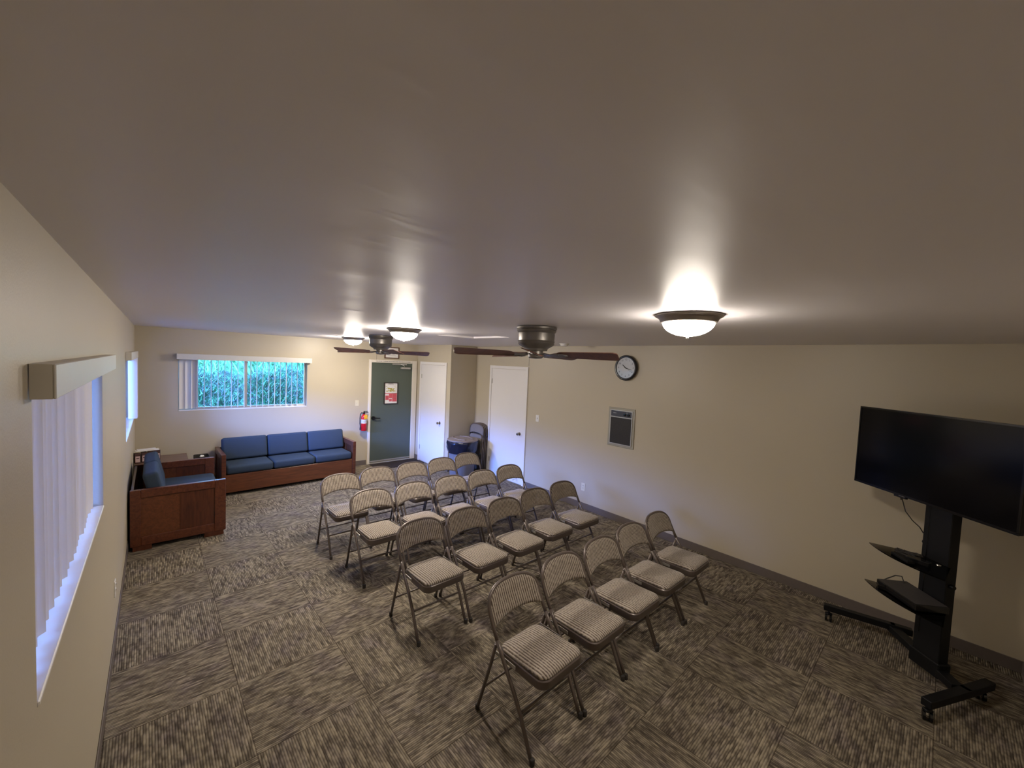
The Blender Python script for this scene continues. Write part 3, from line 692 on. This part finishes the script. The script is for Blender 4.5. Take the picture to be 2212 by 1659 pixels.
# ------------------------------------------------------------------ bin
root = empty('trash_can', (4.535, 7.06, 0)); tag(root, 'round grey lidded trash can with black liner in the corner', 'trash can')
bm = nb(); lathe(bm, [(.001, .0), (.21, 0), (.225, .02), (.265, .64), (.272, .65), (.27, .67), (.255, .67), (.25, .655)], 40); link(bm, 'bin_body', M['bin'], root, smooth=True)
rnd = [random.uniform(-1, 1) for _ in range(64)]
def wob(a, j):
    return (.022*math.sin(a*7+j*.9)+.016*math.sin(a*13+2+j*1.7)+.01*math.sin(a*23+j*.5))*(0 if j == 0 else 1)
bm = nb(); lathe(bm, [(.272, .672), (.288, .66), (.295, .62), (.288, .57), (.292, .52), (.278, .47), (.266, .44)], 72, wob=wob); link(bm, 'bin_liner', M['bag'], root, smooth='all')
bm = nb(); lathe(bm, [(.285, .66), (.292, .672), (.29, .685), (.275, .692), (.262, .688), (.24, .694), (.12, .70), (.001, .702)], 48); lid = link(bm, 'lid', M['lid'], root, smooth=True)
bm = nb()
for s in (1, -1):
    tube(bm, [(s*(.05+.10*math.cos(t)), .20*math.sin(t), .700) for t in [(-.45+.9*i/10)*PI for i in range(11)]], .008, 8)
link(bm, 'lid_ridges', M['lid'], lid, smooth='all')

# ------------------------------------------------------------------ sofas
def cushion(name, x0, x1, y0, y1, z0, z1, parent, r=.035, rot=None, piv=None):
    bm = nb(); box(bm, x0, x1, y0, y1, z0, z1, bev=r, seg=4)
    if rot is not None:
        bmesh.ops.rotate(bm, cent=piv, matrix=rot, verts=bm.verts)
    return link(bm, name, M['blue'], parent, smooth='all')
def arm(parent, x0, x1, y0, y1, h, feet=.05, out=1):
    # framed panel in the y-z plane
    bm = nb(); s = .085
    box(bm, x0, x1, y0, y0+s+.02, feet, h, bev=.004, seg=1); box(bm, x0, x1, y1-s, y1, feet, h, bev=.004, seg=1)
    box(bm, x0, x1, y0+s+.02, y1-s, h-.085, h, bev=.004, seg=1); box(bm, x0, x1, y0+s+.02, y1-s, feet, feet+.095, bev=.004, seg=1)
    a = link(bm, 'arm_frame', M['wood'], parent)
    ym = (y0+y1)/2
    bm = nb(); box(bm, x0+.016, x1-.016, y0+s+.02, ym-.004, feet+.095, h-.085); link(bm, 'arm_panel', M['woodv'], a)
    bm = nb(); box(bm, x0+.016, x1-.016, ym+.004, y1-s, feet+.095, h-.085); link(bm, 'arm_panel', M['wood2'], a)
    bm = nb(); box(bm, x0+.011, x1-.011, ym-.004, ym+.004, feet+.095, h-.085); link(bm, 'arm_batten', M['woodv'], a)
    bm = nb(); box(bm, x0+.004, x1-.004, y0+.02, y0+.2, 0, feet); box(bm, x0+.004, x1-.004, y1-.17, y1-.02, 0, feet); link(bm, 'foot_block', M['woodv'], parent)
def sofa(name, loc, rz, width, depth, n, h, label, ztop=.78):
    # local: front at y=0, back at y=depth, x from 0..width
    root = empty(name, loc, rz); tag(root, label, 'sofa')
    aw = .055
    arm(root, 0, aw, 0, depth, h); arm(root, width-aw, width, 0, depth, h)
    bm = nb(); box(bm, aw+.001, width-aw-.001, .02, .045, .05, .315, bev=.003, seg=1); link(bm, 'front_board', M['wood2'], root)
    bm = nb(); box(bm, aw+.001, width-aw-.001, .045, depth-.03, .27, .295); link(bm, 'seat_deck', M['woodv'], root)
    bm = nb(); box(bm, aw+.001, width-aw-.001, depth-.03, depth-.005, .06, h-.01, bev=.003, seg=1); link(bm, 'back_board', M['wood'], root)
    cw = (width-2*aw-.008)/n
    for i in range(n):
        x = aw+.004+cw*i
        cushion('seat_cushion', x+.002, x+cw-.002, .01, depth-.16, .317, .445, root, .04)
        R = Matrix.Rotation(math.radians(-13), 3, 'X')
        cushion('back_cushion', x+.003, x+cw-.003, depth-.30, depth-.17, .448, ztop+.015, root, .035, R, Vector((x, depth-.235, .448)))
    return root
sofa('sofa', (.935, 7.965, 0), math.radians(1.6), 1.965, .69, 3, .625, 'long blue three seat sofa with wooden frame below the far window', .775)
# loveseat: faces +x, against the left wall. local x -> world y, local -y -> world +x
lv = sofa('loveseat', (.835, 6.53, 0), PI/2, 1.30, .815, 2, .648, 'short blue two seat couch with panelled wooden ends against the left wall', .80)

# corner table, boxes
root = empty('corner_table', (.30, 8.20, 0)); tag(root, 'low brown side table in the corner behind the short couch', 'table')
bm = nb(); box(bm, -.285, .265, -.32, .30, .575, .60, bev=.004, seg=1); link(bm, 'table_top', M['table'], root)
for x in (-.26, .21):
    for y in (-.29, .25): bm = nb(); box(bm, x, x+.04, y, y+.04, 0, .575); link(bm, 'leg', M['table'], root)
bm = nb()
box(bm, -.24, .22, -.27, -.255, .50, .575); box(bm, -.24, .22, .235, .25, .50, .575); link(bm, 'apron', M['table'], root)
names4 = ['leftmost', 'second', 'third', 'rightmost']
for i in range(4):
    x = .035+.066*i
    r_ = empty('carton', (x, 8.14+.03*i, .6005), .12); tag(r_, 'small brown carton with pale rose label on the corner table, %s of four' % names4[i], 'box', 'cartons on the corner table')
    bm = nb(); box(bm, -.028, .031, -.05, .05, 0, .125+.006*i, bev=.002, seg=1); link(bm, 'carton_body', M['card'], r_)
    bm = nb(); box(bm, -.02, .024, -.0515, -.0502, .015, .095); link(bm, 'label_panel', M['rose'], r_)
    bm = nb(); box(bm, -.012, .016, -.0522, -.0516, .062, .074); link(bm, 'print', M['card'], r_)
bm = nb(); box(bm, -.12, .12, -.045, .045, 0, .012); box(bm, -.10, .09, -.04, .05, .0121, .02); o = link(bm, 'paper_stack', M['paper'], loc=(.135, 8.185, .747), rot=(0, 0, .12)); tag(o, 'white papers lying on the row of small cartons', 'papers')
# wastebasket between table and sofa
root = empty('wastebasket', (.73, 8.33, 0)); tag(root, 'small dark wastebasket in the corner gap behind the short couch', 'wastebasket')
bm = nb(); loft(bm, [[(x, y, z) for x, y in rrect(-.09*k, .09*k, -.13*k, .13*k, .03)] for z, k in ((0, .85), (.57, 1.0), (.575, .94), (.03, .8))], cap1=True); link(bm, 'basket_body', M['foot'], root)
bm = nb(); lathe(bm, [(.001, .555), (.028, .56), (.02, .58), (.001, .585)], 9, wob=lambda a, j: .25*math.sin(3*a+j)); link(bm, 'crumpled_paper', M['paper'], root)

# ------------------------------------------------------------------ television and stand
Sx, Sy = 4.41, .93
Rn = Vector((-.745, .667, 0)).normalized(); Ln = Vector((.667, .745, 0)).normalized()
rzs = math.atan2(-.745, -.667)      # local +x = screen right as seen from the front ; local -y = forward
root = empty('tv_stand', (Sx, Sy, 0), rzs); tag(root, 'black wheeled television stand with two glass shelves in the near right corner', 'tv stand')
def loc(p, z=0):   # world point -> local
    d = Vector((p[0]-Sx, p[1]-Sy, 0)); c, s = math.cos(-rzs), math.sin(-rzs)
    return Vector((d.x*c-d.y*s, d.x*s+d.y*c, z))
bm = nb(); box(bm, -.092, .092, -.035, .035, .06, 1.50, bev=.004, seg=1); col = link(bm, 'column', M['black'], root)
bm = nb(); tube(bm, [(-.055, -.036, .3), (-.055, -.036, 1.25)], .0025, 6); link(bm, 'cable_channel', M['blackgloss'], col)
bm = nb(); box(bm, -.105, .105, -.045, .045, .055, .16, bev=.006, seg=1); link(bm, 'column_foot', M['black'], root)
def bar(pts, w, z0, z1, name):
    bm = nb()
    for p, q in zip(pts, pts[1:]):
        p, q = loc(p), loc(q); d = (q-p); l = d.length; a = math.atan2(d.y, d.x)
        box(bm, -w*.3, l+w*.3, -w/2, w/2, z0, z1, bev=.003, seg=1, mat=Matrix.Translation(p) @ Matrix.Rotation(a, 4, 'Z'))
    return link(bm, name, M['black'], root)
FA = [(4.650, 1.570), (4.752, 1.15), (4.775, 1.05)]; FB = [(3.865, .915), (4.20, .755), (4.425, .650)]
bar(FA, .05, .085, .135, 'base_leg'); bar(FB, .055, .085, .135, 'base_leg'); bar([(4.745, 1.14), (4.24, .80)], .07, .07, .12, 'base_crossbar')
for p in ((4.632, 1.545), (3.862, .912), (4.395, .680), (4.775, 1.08)):
    q = loc(p); cr = empty('caster'); cr.parent = root; cr.location = (q.x, q.y, 0)
    bm = nb()
    for s in (-.016, .016): lathe(bm, [(.001, s-.009), (.020, s-.009), (.030, s-.007), (.030, s+.007), (.020, s+.009), (.001, s+.009)], 20, axis='x', c=(0, 0, .030))
    link(bm, 'wheel', M['blackgloss'], cr, smooth=True, rot=(0, 0, .9))
    bm = nb(); box(bm, -.018, .018, -.022, .022, .058, .075, bev=.004, seg=1); tube(bm, [(0, 0, .07), (0, 0, .086)], .008); link(bm, 'fork', M['black'], cr)
    bm = nb()
    for s in (-.0262, .0255): lathe(bm, [(.001, s), (.010, s), (.010, s+.0008), (.001, s+.0008)], 14, axis='x', c=(0, 0, .030))
    link(bm, 'hub_cap', M['chrome'], cr, rot=(0, 0, .9))
def shelf(z, wid, front):
    out = [(-.11, -.036), (-wid, -front+.055)]
    for i in range(1, 14):
        t = i/14; x = -wid+2*wid*t; out.append((x, -front+.055*(2*t-1)**2))
    out += [(wid, -front+.055), (.11, -.036)]
    s = empty('shelf'); s.parent = root; s.location = (0, 0, z)
    bm = nb(); loft(bm, [[(x, y, q) for x, y in out] for q in (0, .008)]); link(bm, 'glass_plate', M['smoked'], s)
    bm = nb(); box(bm, -.10, .10, -.09, -.036, -.03, -.001, bev=.003, seg=1); link(bm, 'shelf_bracket', M['black'], s)
    bm = nb()
    for x in (-.07, .07): lathe(bm, [(.014, .0085), (.012, .014), (.001, .016)], 14, c=(x, -.075, 0))
    link(bm, 'clamp_button', M['chrome'], s, smooth=True)
shelf(.850, .275, .308); shelf(.548, .29, .305)
bm = nb(); box(bm, -.16, .16, -.075, -.035, 1.45, 1.75, bev=.003, seg=1); box(bm, -.22, -.19, -.10, -.075, 1.36, 1.80); box(bm, .19, .22, -.10, -.075, 1.36, 1.80); box(bm, -.22, .22, -.09, -.075, 1.5, 1.54); box(bm, -.22, .22, -.09, -.075, 1.66, 1.70); link(bm, 'mounting_bracket', M['black'], root)
bm = nb(); lathe(bm, [(.001, -.022), (.014, -.022), (.016, 0)], 14, axis='x', c=(-.092, 0, .95)); lathe(bm, [(.016, 0), (.014, .022), (.001, .022)], 14, axis='x', c=(.092, 0, .72)); link(bm, 'side_knob', M['black'], root, smooth=True)
# TV
tc_ = Vector((4.274, 1.04, 1.59))
tv = empty('television', (4.274, 1.04, 1.276), rzs); tag(tv, 'large black flat screen television mounted on the wheeled stand', 'television')
w_, h_ = 1.10, .632
bm = nb(); box(bm, -w_/2, w_/2, .0, .028, 0, h_, bev=.003, seg=1); box(bm, -.35, .35, .028, .055, .08, .45, bev=.01, seg=1); link(bm, 'casing', M['black'], tv)
bm = nb(); t = .011
box(bm, -w_/2, w_/2, -.006, 0, 0, t+.006); box(bm, -w_/2, w_/2, -.006, 0, h_-t, h_); box(bm, -w_/2, -w_/2+t, -.006, 0, t, h_-t); box(bm, w_/2-t, w_/2, -.006, 0, t, h_-t); bz = link(bm, 'bezel', M['blackgloss'], tv)
bm = nb(); box(bm, -w_/2+t, w_/2-t, -.003, -.0002, t+.006, h_-t); link(bm, 'screen', M['screen'], tv)
bm = nb(); box(bm, -.045, .045, -.008, .01, -.012, .004); link(bm, 'badge_mount', M['blackgloss'], tv, loc=(-.15, 0, 0))
bm = nb(); box(bm, -.022, .022, -.0085, -.008, -.002, .002); link(bm, 'badge', M['chrome'], tv, loc=(-.135, 0, .002))
# hanging cable
def P(n_, l_, z): return Vector((Sx, Sy, 0))+Rn*n_+Ln*l_+Vector((0, 0, z))
bm = nb(); tube(bm, [P(.14, .17, 1.30), P(.135, .165, 1.24), P(.12, .15, 1.16), P(.09, .12, 1.10), P(.055, .098, 1.06), P(.03, .094, 1.02)], .0035, 7)
lathe(bm, [(.001, -.008), (.006, -.006), (.006, .006), (.001, .008)], 8, c=P(.137, .172, 1.245)); o = link(bm, 'cable', M['foot'], smooth='all'); tag(o, 'thin black cable hanging below the television', 'cable')
# things on shelves
def squiggle(name, c, n, spread, label, r=.0045, h=.03, turns=7):
    bm = nb(); pts = []
    for i in range(n):
        a = 2*PI*turns*i/n
        pts.append(c+Rn*(spread[0]*math.cos(a)*(.8+.2*math.sin(i*1.7)))+Ln*(spread[1]*math.sin(a*1.02)*(.8+.2*math.cos(i*2.3)))+Vector((0, 0, .006+h*(.5+.5*math.sin(i*.37))*i/n)))
    tube(bm, pts, r, 6); o = link(bm, name, M['foot'], smooth='all'); tag(o, label, 'cable'); return o
zs = .8585
squiggle('cable_bundle', P(.16, .06, zs), 150, (.045, .075), 'coiled black cable heap on the upper glass shelf', h=.03)
def device(name, p, sz, a, m, label, cat):
    bm = nb(); box(bm, -sz[0]/2, sz[0]/2, -sz[1]/2, sz[1]/2, 0, sz[2], bev=.003, seg=2); o = link(bm, name, m, loc=p, rot=(0, 0, rzs+a)); tag(o, label, cat); return o
device('power_adapter', P(.20, -.05, zs), (.12, .05, .03), .5, M['blackgloss'], 'black power adapter beside the cable heap on the upper shelf', 'power adapter')
device('remote_control', P(.255, .005, zs), (.16, .045, .018), -.2, M['black'], 'black remote control near the front of the upper shelf', 'remote control')
zs = .5575
root = empty('media_player', P(.155, .02, zs), rzs-.12); tag(root, 'flat dark media player box on the lower glass shelf', 'media player')
bm = nb(); box(bm, -.17, .17, -.105, .105, .004, .05, bev=.004, seg=2); link(bm, 'box_body', M['blackgloss'], root)
bm = nb(); box(bm, -.165, .165, -.10, .10, .0502, .0515); link(bm, 'top_cover', simple('dark_grey_cover', (.05, .045, .045), .6), root)
device('power_adapter', P(.235, .16, zs), (.05, .07, .03), .9, M['blackgloss'], 'small glossy adapter at the far tip of the lower shelf', 'power adapter')
bm = nb(); tube(bm, [P(.20, .20, zs+.035), P(.17, .19, zs+.06), P(.13, .17, zs+.095), P(.10, .15, zs+.10), P(.09, .14, zs+.06), P(.09, .135, zs+.055)], .004, 7); o = link(bm, 'cable', M['foot'], smooth='all'); tag(o, 'stiff black cable loop standing above the lower shelf', 'cable')

# ------------------------------------------------------------------ outside
bm = nb(); box(bm, -14, 12, D+T+.02, 22, -.4, -.3); o = link(bm, 'outside_ground', M['soil']); tag(o, 'dark ground outside the far window', 'ground', kind='structure')
bm = nb(); box(bm, -14, -T-.02, -6, D+T+.02, -.4, -.3); o = link(bm, 'outside_ground', M['soil']); tag(o, 'ground outside the left windows', 'ground', kind='structure')
def leaf_mat():
    m, nt, b = new_mat('hedge_leaf')
    oi = N(nt, 'ShaderNodeNewGeometry'); n = N(nt, 'ShaderNodeTexNoise', Scale=9.0, Detail=5.0); L(nt, oi.outputs['Position'], n.inputs['Vector'])
    r = N(nt, 'ShaderNodeValToRGB'); r.color_ramp.elements[0].color = (.002, .018, .010, 1); r.color_ramp.elements[1].color = (.024, .17, .052, 1); r.color_ramp.elements[0].position = .35; r.color_ramp.elements[1].position = .65
    L(nt, n.outputs['Fac'], r.inputs[0]); L(nt, r.outputs[0], b.inputs['Base Color']); b.inputs['Roughness'].default_value = .5
    return m
M['leaf'] = leaf_mat()
bm = nb(); rr = random.Random(3)
for i in range(15000):
    x = rr.uniform(-1.6, 3.8); z = rr.uniform(.3, 1.72+.10*math.sin(x*3.1)+.06*math.sin(x*11)); y = D+1.6+.35*z+rr.gauss(0, .09)+.12*math.sin(x*5+z*3)
    l = rr.uniform(.05, .12); w = rr.uniform(.008, .018); a = rr.uniform(-.9, .9); tl = rr.uniform(-.7, .3)
    dx, dz_ = math.sin(a)*l, math.cos(a)*l
    nx, nz = math.cos(a)*w, -math.sin(a)*w
    v = [bm.verts.new(p) for p in ((x-nx, y, z-nz), (x+nx*.2, y-.01, z), (x+nx, y, z+nz), (x+dx+nx*.4, y+tl*l*.6, z+dz_))]
    bm.faces.new((v[0], v[1], v[3])); bm.faces.new((v[1], v[2], v[3]))
g = 24
gr = [[bm.verts.new((-1.7+5.6*i/g, D+1.72+.35*(1.9*j/g)+.12*math.sin((-1.7+5.6*i/g)*5+3*1.9*j/g), -.3+1.95*j/g)) for j in range(g+1)] for i in range(g+1)]
for i in range(g):
    for j in range(g): bm.faces.new((gr[i][j], gr[i+1][j], gr[i+1][j+1], gr[i][j+1]))
me = bpy.data.meshes.new('hedge'); bm.to_mesh(me); bm.free()
o = link(me, 'hedge', M['leaf']); tag(o, 'leafy green hedge growing outside the far window', 'hedge', kind='stuff')

gm, gnt, gb = new_mat('grass_blade_sunlit_tone'); gn = N(gnt, 'ShaderNodeTexNoise', Scale=6.0, Detail=3.0); gg = N(gnt, 'ShaderNodeNewGeometry'); L(gnt, gg.outputs['Position'], gn.inputs['Vector'])
gr_ = N(gnt, 'ShaderNodeValToRGB'); gr_.color_ramp.elements[0].color = (.06, .22, .075, 1); gr_.color_ramp.elements[1].color = (.15, .46, .14, 1); L(gnt, gn.outputs['Fac'], gr_.inputs[0]); L(gnt, gr_.outputs[0], gb.inputs['Base Color'])  # paler than the hedge: brightness of the sunlit top band put into the colour
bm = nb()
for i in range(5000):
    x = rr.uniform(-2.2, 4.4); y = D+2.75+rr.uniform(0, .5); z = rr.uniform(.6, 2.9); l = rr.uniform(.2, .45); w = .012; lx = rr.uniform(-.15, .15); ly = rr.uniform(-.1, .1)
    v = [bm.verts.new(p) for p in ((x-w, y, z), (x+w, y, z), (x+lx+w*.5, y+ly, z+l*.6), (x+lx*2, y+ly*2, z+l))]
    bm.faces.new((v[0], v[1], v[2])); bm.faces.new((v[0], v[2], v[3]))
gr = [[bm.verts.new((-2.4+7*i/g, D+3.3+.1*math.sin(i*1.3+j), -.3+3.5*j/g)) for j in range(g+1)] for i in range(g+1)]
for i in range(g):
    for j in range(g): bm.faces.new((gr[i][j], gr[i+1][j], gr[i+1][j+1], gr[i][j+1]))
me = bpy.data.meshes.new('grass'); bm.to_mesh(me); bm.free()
o = link(me, 'tall_grass', gm); tag(o, 'tall grass bank rising behind the hedge outside, its pale colour standing in for sunlight', 'grass', kind='stuff')

# ------------------------------------------------------------------ world, portals, camera
w = bpy.data.worlds.new('sky'); bpy.context.scene.world = w; w.use_nodes = True; nt = w.node_tree
bg = nt.nodes['Background']; tc = N(nt, 'ShaderNodeTexCoord'); sp = N(nt, 'ShaderNodeSeparateXYZ'); L(nt, tc.outputs['Generated'], sp.inputs[0])
r = N(nt, 'ShaderNodeValToRGB'); e = r.color_ramp.elements
e[0].position = .0; e[0].color = (.006, .020, .032, 1); e[1].position = 1.0; e[1].color = (.07, .13, .30, 1)
x = e.new(.13); x.color = (.03, .07, .16, 1); x = e.new(.21); x.color = (.34, .76, 2.8, 1); x = e.new(.34); x.color = (.33, .72, 2.5, 1); x = e.new(.46); x.color = (.13, .25, .60, 1)
L(nt, sp.outputs['Z'], r.inputs[0]); L(nt, r.outputs[0], bg.inputs[0]); bg.inputs[1].default_value = DAY
def portal(loc_, rot, sx, sy, name):
    l = bpy.data.lights.new(name, 'AREA'); l.shape = 'RECTANGLE'; l.size = sx; l.size_y = sy; l.cycles.is_portal = True
    o = bpy.data.objects.new(name, l); C.objects.link(o); o.location = loc_; o.rotation_euler = rot
portal((-T-.01, (W1[0]+W1[1])/2, (W1[2]+W1[3])/2), (0, -PI/2, 0), W1[3]-W1[2], W1[1]-W1[0], 'window_daylight')
portal((-T-.01, (W2[0]+W2[1])/2, (W2[2]+W2[3])/2), (0, -PI/2, 0), W2[3]-W2[2], W2[1]-W2[0], 'window_daylight')
portal(((W3[0]+W3[1])/2, D+T+.01, (W3[2]+W3[3])/2), (-PI/2, 0, 0), W3[1]-W3[0], W3[3]-W3[2], 'window_daylight')

cam = bpy.data.cameras.new('camera'); co = bpy.data.objects.new('camera', cam); C.objects.link(co)
R_ = Vector((.7464, -.6641, .0430)); U_ = Vector((.0017, .0664, .9978)); F_ = Vector((.6655, .7446, -.0507))
F_.normalize(); R_ = (R_-F_*R_.dot(F_)).normalized(); U_ = R_.cross(F_)
co.matrix_world = Matrix(((R_.x, U_.x, -F_.x, .2258), (R_.y, U_.y, -F_.y, .9150), (R_.z, U_.z, -F_.z, 2.1361), (0, 0, 0, 1)))
cam.sensor_width = 36; cam.lens = 862.41/2212*36; cam.clip_start = .02
s = bpy.context.scene; s.camera = co
s.view_settings.view_transform = 'Standard'; s.view_settings.look = 'None'; s.view_settings.gamma = 1; s.view_settings.use_curve_mapping = False
s.view_settings.exposure = 0
s.cycles.use_denoising = True
s.cycles.max_bounces = 8; s.cycles.diffuse_bounces = 5; s.cycles.glossy_bounces = 4; s.cycles.transparent_max_bounces = 12
s.cycles.sample_clamp_indirect = 6
